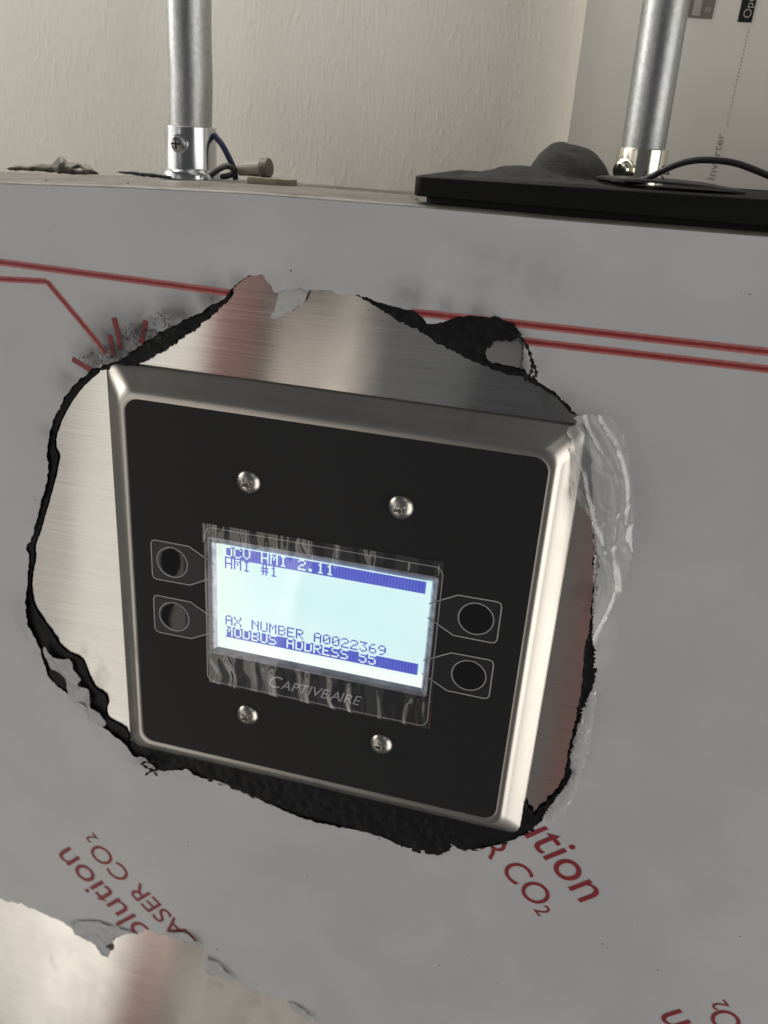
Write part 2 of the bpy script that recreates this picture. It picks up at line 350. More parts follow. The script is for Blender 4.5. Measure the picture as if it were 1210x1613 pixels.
def box(name, lo, hi, m, parent=None, bev=0.0, seg=3):
    bm = bmesh.new(); bmesh.ops.create_cube(bm, size=1)
    for v in bm.verts: v.co = Vector(((lo[0] if v.co.x < 0 else hi[0]), (lo[1] if v.co.y < 0 else hi[1]), (lo[2] if v.co.z < 0 else hi[2])))*MM
    if bev: bmesh.ops.bevel(bm, geom=bm.edges[:], offset=bev*MM, segments=seg, affect='EDGES', profile=0.5)
    me = bpy.data.meshes.new(name); bm.to_mesh(me); bm.free()
    o = link(name, me, m, parent, bool(bev)); 
    if bev: sharp(o, 50)
    return o
def rrect(w0, w1, h0, h1, r, n=8):
    out = []
    for cx, cz, a0 in ((w1-r, h1-r, 0), (w0+r, h1-r, 90), (w0+r, h0+r, 180), (w1-r, h0+r, 270)):
        for k in range(n+1):
            a = math.radians(a0+90*k/n); out.append((cx+r*math.cos(a), cz+r*math.sin(a)))
    return out
def glyph_loops(body, size=1.0, offset=0.0, shear=0.0):
    cu = bpy.data.curves.new("tmp", 'FONT'); cu.body = body; cu.size = size; cu.fill_mode = 'NONE'; cu.offset = offset; cu.shear = shear; cu.resolution_u = 5
    o = bpy.data.objects.new("tmp", cu); COL.objects.link(o)
    dg = bpy.context.evaluated_depsgraph_get(); me = bpy.data.meshes.new_from_object(o.evaluated_get(dg))
    adj = {}
    for e in me.edges:
        a, b = e.vertices; adj.setdefault(a, []).append(b); adj.setdefault(b, []).append(a)
    seen = set(); loops = []
    for s in adj:
        if s in seen: continue
        lp = [s]; seen.add(s); cur = s
        while True:
            nx = [q for q in adj[cur] if q not in seen]
            if not nx: break
            cur = nx[0]; seen.add(cur); lp.append(cur)
        if len(lp) > 2: loops.append([(me.vertices[i].co.x, me.vertices[i].co.y) for i in lp])
    bpy.data.objects.remove(o); bpy.data.curves.remove(cu); bpy.data.meshes.remove(me)
    return loops
def bbox(loops):
    xs = [p[0] for l in loops for p in l]; ys = [p[1] for l in loops for p in l]
    return min(xs), max(xs), min(ys), max(ys)

# measured outlines on the film plane: (x, z) in millimetres
FILM_HOLE = [(-65.68, 70.57), (-56.72, 77.5), (-50.54, 81.54), (-42.93, 85.85), (-36.09, 89.81), (-30.93, 93.51), (-29.04, 96.46), (-26.62, 98.58), (-23.85, 99.71), (-21.1, 99.99), (-19.43, 98.65), (-18.12, 96.92), (-17.0, 95.68), (-15.55, 96.51), (-12.84, 97.31), (-7.42, 97.54), (-2.07, 97.94), (0.99, 97.09), (4.14, 97.76), (8.58, 96.91), (13.01, 95.89), (19.11, 95.4), (21.74, 94.86), (24.09, 93.46), (25.89, 92.49), (28.8, 92.49), (31.52, 94.14), (32.79, 94.94), (36.92, 95.57), (41.06, 95.71), (44.38, 95.6), (46.96, 94.75), (48.78, 93.32), (50.17, 91.51), (51.14, 89.14), (51.31, 86.65), (51.15, 84.1), (52.75, 82.1), (55.43, 80.74), (58.09, 79.55), (61.68, 77.63), (64.44, 75.76), (66.97, 73.33), (68.2, 71.76), (70.31, 69.96), (71.9, 65.23), (73.37, 58.21), (74.87, 51.04), (76.77, 45.69), (77.84, 38.14), (79.42, 28.49), (80.54, 18.44), (81.86, 8.1), (82.9, 5.08), (83.77, -0.22), (84.11, -5.73), (83.74, -11.5), (83.18, -18.61), (82.79, -25.83), (82.57, -33.18), (82.55, -38.13), (84.24, -41.43), (83.36, -45.98), (81.55, -49.83), (79.27, -54.91), (78.19, -58.66), (76.55, -64.5), (73.5, -69.5), (70.36, -72.67), (67.54, -75.49), (61.52, -78.76), (56.51, -82.31), (52.17, -82.53), (49.23, -81.73), (47.39, -85.46), (44.91, -87.4), (38.27, -88.33), (32.6, -88.06), (27.92, -86.31), (19.84, -85.3), (5.97, -86.3), (-5.86, -85.74), (-15.47, -83.6), (-25.14, -80.87), (-34.87, -78.7), (-44.72, -78.55), (-47.62, -75.59), (-50.9, -77.36), (-58.54, -80.34), (-61.48, -78.23), (-65.1, -74.57), (-68.5, -76.35), (-70.83, -72.64), (-73.24, -70.4), (-76.94, -68.51), (-80.58, -65.75), (-84.22, -63.28), (-86.38, -58.22), (-91.83, -56.22), (-97.47, -53.43), (-101.0, -50.14), (-102.44, -44.22), (-104.04, -35.24), (-106.41, -29.22), (-107.11, -24.2), (-106.08, -15.12), (-104.72, -7.43), (-103.64, 0.04), (-104.9, 1.72), (-102.06, 5.56), (-98.66, 15.01), (-94.61, 24.73), (-92.88, 30.53), (-92.78, 35.96), (-92.12, 42.46), (-89.13, 50.18), (-84.71, 57.51), (-79.95, 62.52), (-76.53, 65.32), (-73.13, 68.28)]
TEAR = [(-156.19, -171.86), (-137.44, -171.1), (-125.17, -170.61), (-114.82, -172.57), (-104.61, -175.28), (-100.6, -180.57), (-93.32, -182.44), (-90.7, -187.15), (-86.73, -181.16), (-82.39, -172.9), (-73.52, -168.99), (-67.58, -163.97), (-63.48, -166.83), (-57.73, -163.33), (-50.73, -161.17), (-46.64, -162.91), (-42.59, -166.82), (-41.32, -173.62), (-37.22, -177.6), (-30.33, -179.03), (-27.58, -181.31), (-16.62, -182.62), (-7.11, -184.45), (2.41, -188.13), (10.68, -194.21), (22.01, -206.82), (33.67, -221.61)]
CHAR_SHADE = {'left2': [(-102.12, -46.04), (-93.38, -45.09), (-94.61, -53.02), (-97.97, -56.05), (-101.11, -51.27)], 'left': [(-74.24, 67.56), (-79.25, 63.2), (-84.71, 57.51), (-89.13, 50.18), (-92.12, 42.46), (-92.78, 35.96), (-92.88, 30.53), (-94.61, 24.73), (-98.66, 15.01), (-102.06, 5.56), (-104.9, 1.72), (-103.7, -0.45), (-104.72, -7.43), (-106.08, -15.12), (-107.11, -24.2), (-106.41, -29.22), (-104.04, -35.24), (-102.44, -44.22), (-95.55, -46.68), (-88.23, -49.85), (-84.6, -55.0), (-84.18, -62.71), (-80.58, -65.75), (-73.24, -70.4), (-70.88, -73.52), (-71.18, -65.6), (-75.35, -63.57), (-79.08, -62.54), (-79.87, -59.38), (-78.31, -55.12), (-79.57, -51.58), (-83.23, -50.28), (-85.19, -46.41), (-86.11, -42.33), (-87.78, -38.46), (-91.71, -37.76), (-95.76, -35.51), (-97.85, -31.26), (-101.99, -25.43), (-104.71, -20.64), (-105.32, -14.97), (-103.97, -7.29), (-102.24, -2.58), (-102.19, 2.22), (-99.37, 8.4), (-95.79, 17.79), (-92.63, 26.17), (-90.01, 34.25), (-89.48, 37.34), (-90.6, 39.72), (-90.3, 42.73), (-88.27, 47.62), (-84.6, 53.89), (-80.91, 58.82), (-76.25, 63.4), (-72.63, 66.6)], 'tl': [(-74.34, 66.19), (-68.79, 70.56), (-65.66, 70.95), (-56.69, 78.06), (-50.52, 82.09), (-42.91, 86.39), (-36.09, 90.33), (-30.93, 93.85), (-29.42, 95.39), (-32.47, 90.56), (-37.1, 86.69), (-43.05, 81.33), (-52.83, 74.25), (-59.96, 69.77), (-65.83, 68.25)], 'tr': [(3.76, 98.22), (8.56, 97.24), (12.99, 96.22), (19.09, 95.73), (21.71, 95.19), (24.06, 93.79), (25.88, 92.66), (28.78, 92.66), (31.49, 94.46), (32.74, 95.43), (36.88, 95.9), (41.02, 96.03), (44.34, 95.92), (47.08, 95.09), (49.09, 93.52), (50.33, 91.53), (48.68, 90.34), (45.9, 90.0), (43.44, 89.71), (42.02, 87.52), (41.01, 86.05), (42.08, 84.14), (45.03, 83.49), (48.4, 83.41), (51.3, 82.93), (53.07, 82.14), (55.73, 80.95), (58.39, 79.76), (61.98, 77.84), (64.74, 75.98), (67.29, 73.38), (66.64, 72.24), (61.86, 76.44), (57.91, 78.49), (52.95, 80.58), (46.1, 81.58), (39.11, 83.43), (33.8, 85.16), (28.44, 87.23), (21.23, 90.61), (15.89, 92.19), (12.22, 94.63), (6.84, 96.72)], 'right': [(69.39, 70.53), (72.29, 70.95), (77.13, 47.65), (84.13, 6.44), (84.83, -2.2), (84.64, -9.0), (84.09, -16.04), (83.71, -23.2), (83.32, -31.75), (83.3, -37.93), (84.99, -41.22), (84.04, -46.56), (82.27, -50.66), (80.0, -55.75), (76.62, -65.02), (73.59, -64.04), (76.12, -58.47), (78.63, -53.27), (81.29, -48.1), (81.6, -39.64), (81.24, -37.24), (81.68, -26.12), (81.74, -14.3), (81.25, -5.27), (80.24, 3.39), (81.15, 6.87), (80.02, 18.33), (78.74, 28.36), (77.17, 38.02), (75.93, 44.58), (73.88, 47.66), (70.39, 48.01), (67.89, 50.81), (67.48, 53.56), (65.23, 55.98), (65.34, 62.06), (67.22, 66.31), (65.54, 68.55)], 'bottom': [(-70.88, -73.52), (-68.53, -76.94), (-65.13, -75.16), (-61.52, -79.12), (-58.56, -80.93), (-50.92, -77.95), (-47.63, -76.17), (-44.73, -79.14), (-34.88, -79.57), (-25.14, -81.74), (-15.45, -84.47), (-5.83, -86.61), (6.01, -87.16), (19.9, -86.16), (27.98, -87.17), (32.66, -88.92), (38.34, -89.18), (44.99, -88.25), (47.69, -86.24), (49.31, -82.57), (52.25, -83.36), (56.6, -83.14), (61.62, -79.58), (67.64, -76.3), (73.61, -70.3), (77.02, -64.9), (74.04, -61.22), (70.21, -55.7), (44.38, -59.1), (22.79, -61.13), (0.35, -61.89), (-22.84, -61.29), (-46.7, -59.28), (-61.29, -57.49), (-67.79, -63.32)]}
FLAP = {'clear': [(66.53, 73.15), (70.44, 74.4), (76.14, 74.35), (80.4, 68.54), (84.48, 56.65), (87.58, 40.29), (87.81, 26.51), (84.26, 16.52), (83.2, 8.87), (82.84, 5.55), (81.81, 8.57), (80.14, 18.79), (78.4, 32.7), (76.21, 44.01), (73.86, 47.98), (70.32, 48.7), (67.53, 53.49), (65.1, 57.18), (65.62, 62.73), (67.6, 66.26), (64.49, 69.18), (67.93, 71.61)], 'clear2': [(84.15, -10.4), (85.9, -8.61), (87.13, -24.12), (86.61, -38.87), (85.69, -51.83), (81.04, -61.09), (77.09, -64.95), (77.83, -58.58), (81.19, -49.77), (82.77, -45.73), (83.61, -40.95), (81.93, -37.66), (82.36, -25.35), (83.3, -16.84)], 'left': [(-101.94, -34.82), (-98.11, -39.25), (-95.69, -40.29), (-90.62, -39.66), (-90.66, -42.87), (-88.94, -46.23), (-87.5, -46.97), (-89.46, -49.33), (-85.27, -50.51), (-84.17, -55.72), (-85.38, -58.24), (-82.13, -58.82), (-79.65, -62.95), (-79.89, -66.4), (-83.84, -64.58), (-87.1, -60.62), (-91.44, -57.51), (-94.71, -54.15), (-93.68, -48.43), (-95.08, -47.13), (-98.76, -45.83), (-100.8, -43.34)], 'top': [(-16.16, 96.23), (-15.63, 97.13), (-7.17, 98.02), (-8.17, 95.73), (-9.2, 93.92), (-10.97, 92.37), (-12.75, 90.8), (-15.3, 89.47), (-18.97, 88.01), (-17.18, 91.51)], 'loop': [(41.11, 86.23), (42.25, 89.39), (43.89, 90.92), (46.73, 90.76), (50.28, 90.03), (50.88, 86.77), (50.94, 83.75), (48.42, 83.94), (45.87, 84.29), (42.87, 84.08)], 'tear': [(-103.22, -172.04), (-91.68, -167.25), (-87.35, -167.55), (-77.28, -167.61), (-71.57, -167.37), (-78.91, -170.74), (-85.02, -175.88), (-88.29, -180.8), (-85.41, -181.61), (-86.72, -187.76), (-90.78, -186.61), (-93.27, -180.36), (-100.89, -179.38)], 'tear3': [(-6.86, -182.57), (-2.83, -182.82), (1.51, -185.18), (4.8, -187.59), (2.73, -189.57), (-1.63, -187.57), (-5.44, -185.73)], 'tear4': [(-59.55, -163.07), (-53.04, -159.31), (-48.91, -159.26), (-45.69, -162.0), (-44.11, -165.36), (-49.04, -164.29), (-54.58, -164.14)], 'tear2': [(-43.14, -172.25), (-40.89, -169.95), (-36.79, -170.96), (-33.25, -174.37), (-29.43, -178.06), (-34.12, -179.12), (-38.25, -178.11), (-42.44, -179.34)]}
LINE = {'a': [(-115.82, 95.41), (-29.8, 94.06)], 'b': [(20.89, 94.68), (121.32, 94.9)], 'c': [(-116.7, 89.54), (-87.8, 91.24), (-69.71, 72.35)], 'd': [(43.35, 90.45), (122.38, 90.74)], 'r1': [(-66.72, 83.15), (-64.82, 74.46)], 'r2': [(-56.62, 83.57), (-57.96, 76.79)], 'r3': [(-68.5, 77.95), (-67.04, 71.92)], 'r4': [(-81.3, 69.18), (-74.3, 66.78)]}

# ------------------------------------------------------------------ film shape (world mm, x right, z up, film plane y = 6)
YF = 5.7; YS = 6.5
def rough_edge(poly):
    p = densify(smooth_poly(poly, 1), 0.55)
    p = jitter(p, 0.35, 0.45, 1.0, 0.16)
    out = []
    n = len(p)
    for i, (x, z) in enumerate(p):
        if x > 68 and z < 50 and z > -70:                    # saw-toothed tear on the far side of the plate
            a = Vector(p[i-1]); b = Vector(p[(i+1) % n]); d = b-a; d = Vector((-d.y, d.x)).normalized()
            k = 0.36*(1 if i % 2 else -1)*(0.5+abs(noise.noise((x*.3, z*.3, 3)))*1.4); x += d.x*k; z += d.y*k
        out.append((x, z))
    return out
HOLE = rough_edge(FILM_HOLE)
TEARL = jitter(densify(smooth_poly(TEAR, 1, False), 0.6, False), 0.8, 0.28, 4.0, 0.4)
TOPZ = [(-260, 106.5), (-170, 112.3), (-100.3, 116.7), (-80, 117.8), (-60, 118.8), (-24, 120.1), (17, 120.6), (58, 120.6), (103, 121.1), (200, 121.8), (260, 122)]
def topz(x):
    for (a, za), (b, zb) in zip(TOPZ, TOPZ[1:]):
        if x <= b: return za+(zb-za)*(x-a)/(b-a)
    return TOPZ[-1][1]
OUTER = [(-260, TEARL[0][1]+40)] + TEARL + [(TEARL[-1][0]+10, -330), (260, -330), (260, topz(260))] + [(x, z) for x, z in reversed(TOPZ[1:-1])] + [(-260, topz(-260))]
HSEG = [(HOLE[i], HOLE[(i+1) % len(HOLE)]) for i in range(0, len(HOLE))][::2]
def hole_dist(x, z):
    best = 1e9
    for (a, b) in HSEG:
        d = (a[0]-x)**2+(a[1]-z)**2
        if d < best: best = d
    return math.sqrt(best)
def tear_dist(x, z): return math.sqrt(min((a[0]-x)**2+(a[1]-z)**2 for a in TEARL[::2]))
def lift(x, z):
    if not (-130 < x < 115 and -110 < z < 130): 
        return 0.0
    d = hole_dist(x, z)
    if d > 14: return 0.0
    k = 0.5+0.9*noise.noise((x*0.05, z*0.05, 2.0))+0.25*noise.noise((x*.2, z*.2, 7))
    return max(0.05, k)*math.exp(-(d/4.0)**1.5)*1.5
SOOT = [((-58, 79), 8, .9), ((-66, 75.5), 9, .95), ((-74, 70), 6, .75), ((-46, 85.5), 7, .85), ((-36, 92), 5, .75), ((-28, 97), 3, .5), ((20, 98), 5, .4), ((30, 97), 3, .4), ((38, 94), 5, .6), ((48, 92), 3, .35), ((-83, 62), 5, .45), ((-92, 45), 2.5, .3), ((62, 76), 4, .35), ((43, 113), 9, .2), ((53, 107), 8, .18), ((38, 104), 6, .15), ((-75, -20), 20, .03)]
def soot(x, z):
    s = 0.0
    for (a, b), r, k in SOOT:
        d2 = ((x-a)**2+(z-b)**2)/(r*r)
        if d2 < 6: s = max(s, k*math.exp(-d2)*(0.85+0.35*noise.noise((x*.35, z*.35, 9))+0.35*noise.noise((x*1.3, z*1.3, 2))))
    return min(1, max(0, s))
def in_film(p):
    return inside(p, OUTER) and not inside(p, HOLE)

# ------------------------------------------------------------------ setting
def wall_part(name, lo, hi, m, bev=0): return tag(box(name, lo, hi, m, None, bev), kind='structure')
wall_part("wall", (-420, 100, -300), (80, 125, 420), M['wall'])
board = wall_part("board_wall", (50.8, 80, -300), (420, 99.5, 420), M['board'], 0)
# board leans by half a degree so that its edge runs as in the photo
def board_print(name, loops, m, dy, parent=board, label=None):
    v, f = fill(loops, lambda c: eo(c, loops)); o = mesh_obj(name, [(x, 80-dy, z) for x, z in v], front(f, v), m, parent)
    if label: o['label'] = label
    return o
board_print("grey_sticker", [[(79.0, 173.6), (86.7, 173.4), (87.4, 192), (79.4, 192)]], M['ink_grey'], 0.12)
board_print("sticker_stripe", [[(80.9, 174.2), (83.2, 174.1), (83.7, 192), (81.4, 192)]], M['ink_pale'], 0.20)
bars = []
for k in range(16):
    z0 = 173.9+k*0.9; bars.append([(79.2, z0), (79.2+0.5+0.4*random.random(), z0), (79.8+0.3*random.random(), z0+0.45), (79.2, z0+0.5)])
board_print("sticker_bars", bars, M['ink_pale'], 0.21)
bars = [[(84.4+k*.55, 175.0+.25*(k % 2)), (84.7+k*.55, 175.0), (84.9+k*.55, 176.6-(k % 3)*.3), (84.6+k*.55, 176.6)] for k in range(3)]
board_print("sticker_mark", bars, M['ink_pale'], 0.21)
board_print("black_sticker", [[(93.9, 173.0), (97.7, 173.0), (98.1, 196), (94.2, 196)]], M['ink'], 0.12)
gl = glyph_loops("Open", 1.0)
x0, x1, y0, y1 = bbox(gl)
s = 3.1
gl = [[(97.15-(py)*s+px*s*0.017, 174.1+(px-x0)*s) for px, py in lp] for lp in gl]
board_print("sticker_text", gl, M['ink_pale'], 0.20)
dash = []
z = 146.0
while z < 171.5:
    ln = 0.35+random.random()*0.35; x = 96.9+0.5*(z-146)/25.5
    dash.append([(x-.08, z), (x+.08, z), (x+.08, z+ln), (x-.08, z+ln)]); z += ln+0.42
board_print("dashed_line", dash, M['ink_dash'], 0.12)
gl = glyph_loops("Inverter", 1.0); x0, x1, y0, y1 = bbox(gl); s = 13.0/(x1-x0)
gl = [[(96.5-py*s*0.75+(px-x0)*s*0.02, 130.8+(px-x0)*s) for px, py in lp] for lp in gl]
board_print("small_print", gl, M['ink_faint'], 0.12)

# ------------------------------------------------------------------ exhaust hood
hood = empty("exhaust_hood", (0, 6.5, 100))
tag(hood, "stainless steel hood under grey film, its front cut by a torn opening", "exhaust hood")
mesh_obj("front_panel", [(-260, YS, -330), (260, YS, -330), (260, YS, 117), (17, YS, 117.5), (-60, YS, 115.5), (-170, YS, 109), (-260, YS, 103)], [tuple(range(7))], M['steel'], hood)
vs = []; fs = []
xs = [-260, -170, -130, -100, -80, -60, -40, -24, 0, 17, 40, 58, 80, 103, 150, 200, 260]
back = lambda x: 118.6+0.006*(x) - (0.045*(-60-x) if x < -60 else 0)
prof_n = 0
for x in xs:
    zt = topz(x); row = [(x, 5.9, zt-3.0), (x, 5.85, zt-0.2)]
    for a in (20, 40, 60, 80): row.append((x, 5.9+2.2*(1-math.cos(math.radians(a))), zt-0.2+1.1*math.sin(math.radians(a))))
    row += [(x, 9.5, zt+1.0), (x, 14, zt+0.9+0.1*math.sin(x))]
    for k in range(1, 9):
        t = k/8; row.append((x, 14+t*86, (zt+0.9)*(1-t)+back(x)*t + 0.25*noise.noise((x*.05, t*5, 1))))
    prof_n = len(row); vs += row
for i in range(len(xs)-1):
    for k in range(prof_n-1): fs.append((i*prof_n+k, (i+1)*prof_n+k, (i+1)*prof_n+k+1, i*prof_n+k+1))
tp = mesh_obj("top_ledge", vs, fs, M['ledge'], hood, True)
def ledge_z(x, y):
    zt = topz(x)+0.9; t = (y-14)/86; return zt*(1-t)+back(x)*t

# ------------------------------------------------------------------ protective film
film = empty("protective_film", (0, 5.7, 118))
tag(film, "grey plastic protective film printed in red, torn open round the black panel", "plastic film")
extra = []
x = -255
while x < 255:
    z = -325
    while z < 119:
        near = -125 < x < 112 and -110 < z < 112
        if near or (int((x+255)/3) % 4 == 0 and int((z+325)/3) % 4 == 0):
            p = (x+random.uniform(-.4, .4), z+random.uniform(-.4, .4))
            if inside(p, OUTER) and not inside(p, HOLE): extra.append(p)
        z += 3
    x += 3
x = -112
while x < 104:
    z = -100
    while z < 108:
        if not inside((x, z), HOLE) and 0.5 < hole_dist(x, z) < 8: extra.append((x+random.uniform(-.2, .2), z+random.uniform(-.2, .2)))
        z += 1.3
    x += 1.3
v2, f2 = fill([OUTER, HOLE], in_film, extra)
verts = []; so = []
for x, z in v2:
    verts.append((x, YF-lift(x, z), z)); so.append(soot(x, z))
sheet = mesh_obj("film_sheet", verts, front(f2, v2), M['film'], film, True)
at = sheet.data.attributes.new("soot", 'FLOAT', 'POINT'); at.data.foreach_set('value', so)
def on_film(name, loops, m, dy, parent=sheet, hole=True):
    allp = loops
    bx = bbox(loops)
    near = hole and bx[0] < 105 and bx[1] > -115 and bx[3] > -95 and bx[2] < 108
    lps = list(loops)
    if near: lps.append(HOLE)
    tl = hole and bx[2] < -125 and bx[0] < 0
    keep = lambda c: eo(c, loops) and in_film(c)
    if tl: lps.append(OUTER)
    extra = []
    if near:
        for lp in loops:
            extra += densify(lp, 2.0)
    v, f = fill(lps, keep, [])
    if not f: return None
    o = mesh_obj(name, [(x, YF-dy-lift(x, z), z) for x, z in v], front(f, v), m, parent)
    return o
def band(p, q, wid, step=1.2):
    a = Vector(p); b = Vector(q); d = (b-a).normalized(); n = Vector((-d.y, d.x))*wid/2; k = max(1, int((b-a).length/step))
    return densify([tuple(a-n), tuple(b-n), tuple(b+n), tuple(a+n)], step)
for key, pts in LINE.items():
    wid = 1.95 if key in 'ab' else (1.9 if key == 'd' else 1.7)
    if key == 'c':
        for i in range(2):
            on_film("printed_line", [band(pts[i], pts[i+1], 1.75)], M['red_light'], 0.05+0.015*i); on_film("printed_line", [band(pts[i], pts[i+1], 0.75)], M['red_dark'], 0.10+0.015*i)
    else:
        ray = key[0] == 'r'
        on_film("printed_line", [band(pts[0], pts[1], wid)], M['red_smoked'] if ray else M['red_light'], 0.09)
        on_film("printed_line", [band(pts[0], pts[1], 0.95 if ray else 0.8)], M['red_dark'], 0.15)
def printed(text, i, pi, j, pj, weight=None):
    weight = 0.05 if text[0] == 'L' else 0.036
    def cen(k):
        a = bbox(glyph_loops(text[:k] + text[k] if k == 0 else text[:k+1])); 
        if k == 0: g = a; return Vector(((g[0]+g[1])/2, (g[2]+g[3])/2))
        one = bbox(glyph_loops(text[k])); return Vector((a[1]-(one[1]-one[0])/2, (one[2]+one[3])/2))
    ci, cj = cen(i), cen(j); pi = Vector(pi); pj = Vector(pj)
    u = cj-ci; w_ = pj-pi; sc = w_.length/u.length; ang = math.atan2(w_.y, w_.x)-math.atan2(u.y, u.x)
    ca, sa = math.cos(ang)*sc, math.sin(ang)*sc
    def tr(lp): return [(pi.x+ca*(p[0]-ci.x)-sa*(p[1]-ci.y), pi.y+sa*(p[0]-ci.x)+ca*(p[1]-ci.y)) for p in lp]
    for off, mm, dy in ((weight, M['red_light'], 0.09), (weight-0.027, M['red_dark'], 0.15)):
        lps = [densify(tr(l), 1.5) for l in glyph_loops(text, 1.0, off)]
        on_film("printed_text", lps, mm, dy)
    return sc, ang, tr
def sub2(center, size, ang):
    for off, mm, dy in ((0.055, M['red_light'], 0.09), (0.02, M['red_dark'], 0.15)):
        g = glyph_loops("2", 1.0, off); b = bbox(g); s_ = size/0.72
        ca, sa = math.cos(ang)*s_, math.sin(ang)*s_; cx, cy = (b[0]+b[1])/2, (b[2]+b[3])/2
        on_film("printed_text", [[(center[0]+ca*(p[0]-cx)-sa*(p[1]-cy), center[1]+sa*(p[0]-cx)+ca*(p[1]-cy)) for p in l] for l in g], mm, dy)
V = Vector
a1 = math.radians(-48); a2 = math.radians(132)
printed("Solution", 4, (80.2, -71.6), 7, (95.07, -88.44))
printed("LASER CO", 4, (63.9, -79.3), 7, (79.46, -94.55)); sub2((82.9, -101.7), 5.6, a1)
printed("Solution", 4, (-86.67, -151.41), 7, (-101.31, -135.53))
printed("LASER CO", 4, (-71.1, -144.79), 7, (-86.27, -130.09)); sub2((-90.12, -122.38), 5.5, a2)
printed("Solution", 4, (148.2, -152.6), 7, (133.28, -136.14))
printed("LASER CO", 4, (164.6, -145.7), 7, (148.87, -130.42)); sub2((145.64, -124.09), 5.6, a2)

random.seed(21)
vs = []; fs = []
for k in range(60):
    x, z = random.uniform(-150, 160), random.uniform(-190, 115)
    if not in_film((x, z)): continue
    r = random.choice([.12, .15, .2, .3]); b0 = len(vs); vs += [(x+r*random.uniform(.6, 1.3)*math.cos(q), YF-lift(x, z)-.04, z+r*math.sin(q)) for q in (0, 1.05, 2.1, 3.14, 4.2, 5.2)] + [(x, YF-lift(x, z)-.04-r*.5, z)]
    fs += [(b0+q, b0+(q+1) % 6, b0+6) for q in range(6)]
M['speck'] = mat("speck_dark", (0.10, 0.095, 0.09), 0.7)
tag(mesh_obj("dirt_specks", vs, fs, M['speck'], film), kind='stuff')
# charred rims; the bottom one also paints shade and dark reflection below the plate
def patch(name, poly, m, parent, y, yvar, grid=0.9, jit=0.3, seed=0.0, bulge=0.0, fine=0.15, freq=0.6):
    p = jitter(densify(smooth_poly(poly, 1), 0.6), jit, freq, seed, fine)
    b = bbox([p]); ex = []; x = b[0]
    while x < b[1]:
        z = b[2]
        while z < b[3]:
            q = (x+random.uniform(-.2, .2), z+random.uniform(-.2, .2))
            if inside(q, p): ex.append(q)
            z += grid
        x += grid
    v, f = fill([p], lambda c: inside(c, p), ex)
    o = mesh_obj(name, [(x, y(x, z) if callable(y) else y+yvar*noise.noise((x*.5, z*.5, seed))+0.4*yvar*noise.noise((x*1.7, z*1.7, seed)), z) for x, z in v], front(f, v), m, parent, True)
    return o
for i, (k, pl) in enumerate(CHAR_SHADE.items()):
    amt = 0.10 if k[:4] == 'left' else 0.35
    patch("rim_patch", pl, M['char_shade'], film, YF+0.15 if k[:4] == 'left' else YF-0.35, 0.25 if k[:4] == 'left' else 0.55, 0.9, amt, i*3.3, 0, 0.06 if k[:4] == 'left' else 0.25)
# curled grey pieces of the tear
for k, sd, nm in (('left', 1, 'left'), ('loop', 2, 'loop'), ('tear2', 4, 'tear2'), ('tear3', 5, ''), ('tear4', 6, '')):
    patch("torn_piece", FLAP[k], M['film_pale'] if k != 'loop' else M['film_smoked'], film, (lambda x, z: 4.6+1.5*noise.noise((x*.22, z*.22, sd*2.1))) if k != 'loop' else (lambda x, z: 3.4+.32*(z-82)), .3, 0.7, 0.2, sd*2.1, 0, 0.15)
def top_curl(x, z): return 5.2-max(0, (89-z))*0.28+0.35*noise.noise((x*.6, z*.6, 1))
patch("torn_piece", FLAP['top'], M['film_pale'], film, top_curl, 0, 0.6, 0.12, 3, 0, 0.22)
patch("rim_patch", FLAP['tear'], M['film_pale'], film, lambda x, z: 5.0+1.2*noise.noise((x*.2, z*.25, 8)), 0, 0.8, 0.25, 8, 0, 0.2)
CRE = [((78, 66), (89, 63), .9, 1.0), ((70, 55), (88, 22), 1.0, 1.2), ((70, 55), (81, 8), .7, .8), ((90, 62), (84, 40), .9, 1.2), ((93, 55), (92, 24), .8, 1.3), ((92, 24), (85, 18), .8, 1.0), ((84, 40), (77, 34), .6, .8),
       ((78, 50), (84, 46), .5, .8), ((78, 44), (85, 52), .5, .7), ((81, 8), (82, -25), .6, .8), ((95, 20), (82, -22), .9, 1.0), ((86, 12), (84, -15), .6, .7), ((96, 0), (83, -24), .7, 1.1), ((75, 60), (86, 57), .5, .7)]
def crease(x, z):
    y = 0
    p = Vector((x, z))
    for a, b, w_, h in CRE:
        a = Vector(a); b = Vector(b); d = b-a; t = max(0, min(1, (p-a).dot(d)/d.length_squared)); ds = (p-a-d*t).length
        y += h*math.exp(-(ds/w_)**2)*(1-abs(t-.5)*.8)
    return y
def ridged(x, z, s): return 1-abs(noise.noise((x, z, s)))*2
def clear_y(x, z):
    u = x-85.5+((z-18)/36)**2*6.5; w_ = .35*noise.noise((x*.12, z*.06, 4))
    return 4.4-crease(x, z)*0.7-1.5*max(0, 1-(u/13)**2)-1.0*ridged(u*.16+w_, z*.022, 3)**2-0.45*ridged(u*.30+w_, z*.04, 5)**2-0.3*noise.noise((x*.3, z*.12, 8))
patch("clear_flap", FLAP['clear'], M['milky'], film, clear_y, 0, 0.55, 0.25, 11, 0, 0.2)
patch("clear_flap", FLAP['clear2'], M['milky'], film, lambda x, z: 4.6-0.8*abs(noise.noise((x*.5, z*.2, 2)))+0.10*math.sin(z*2.2+x), 0, 0.6, 0.25, 12, 0, 0.25)
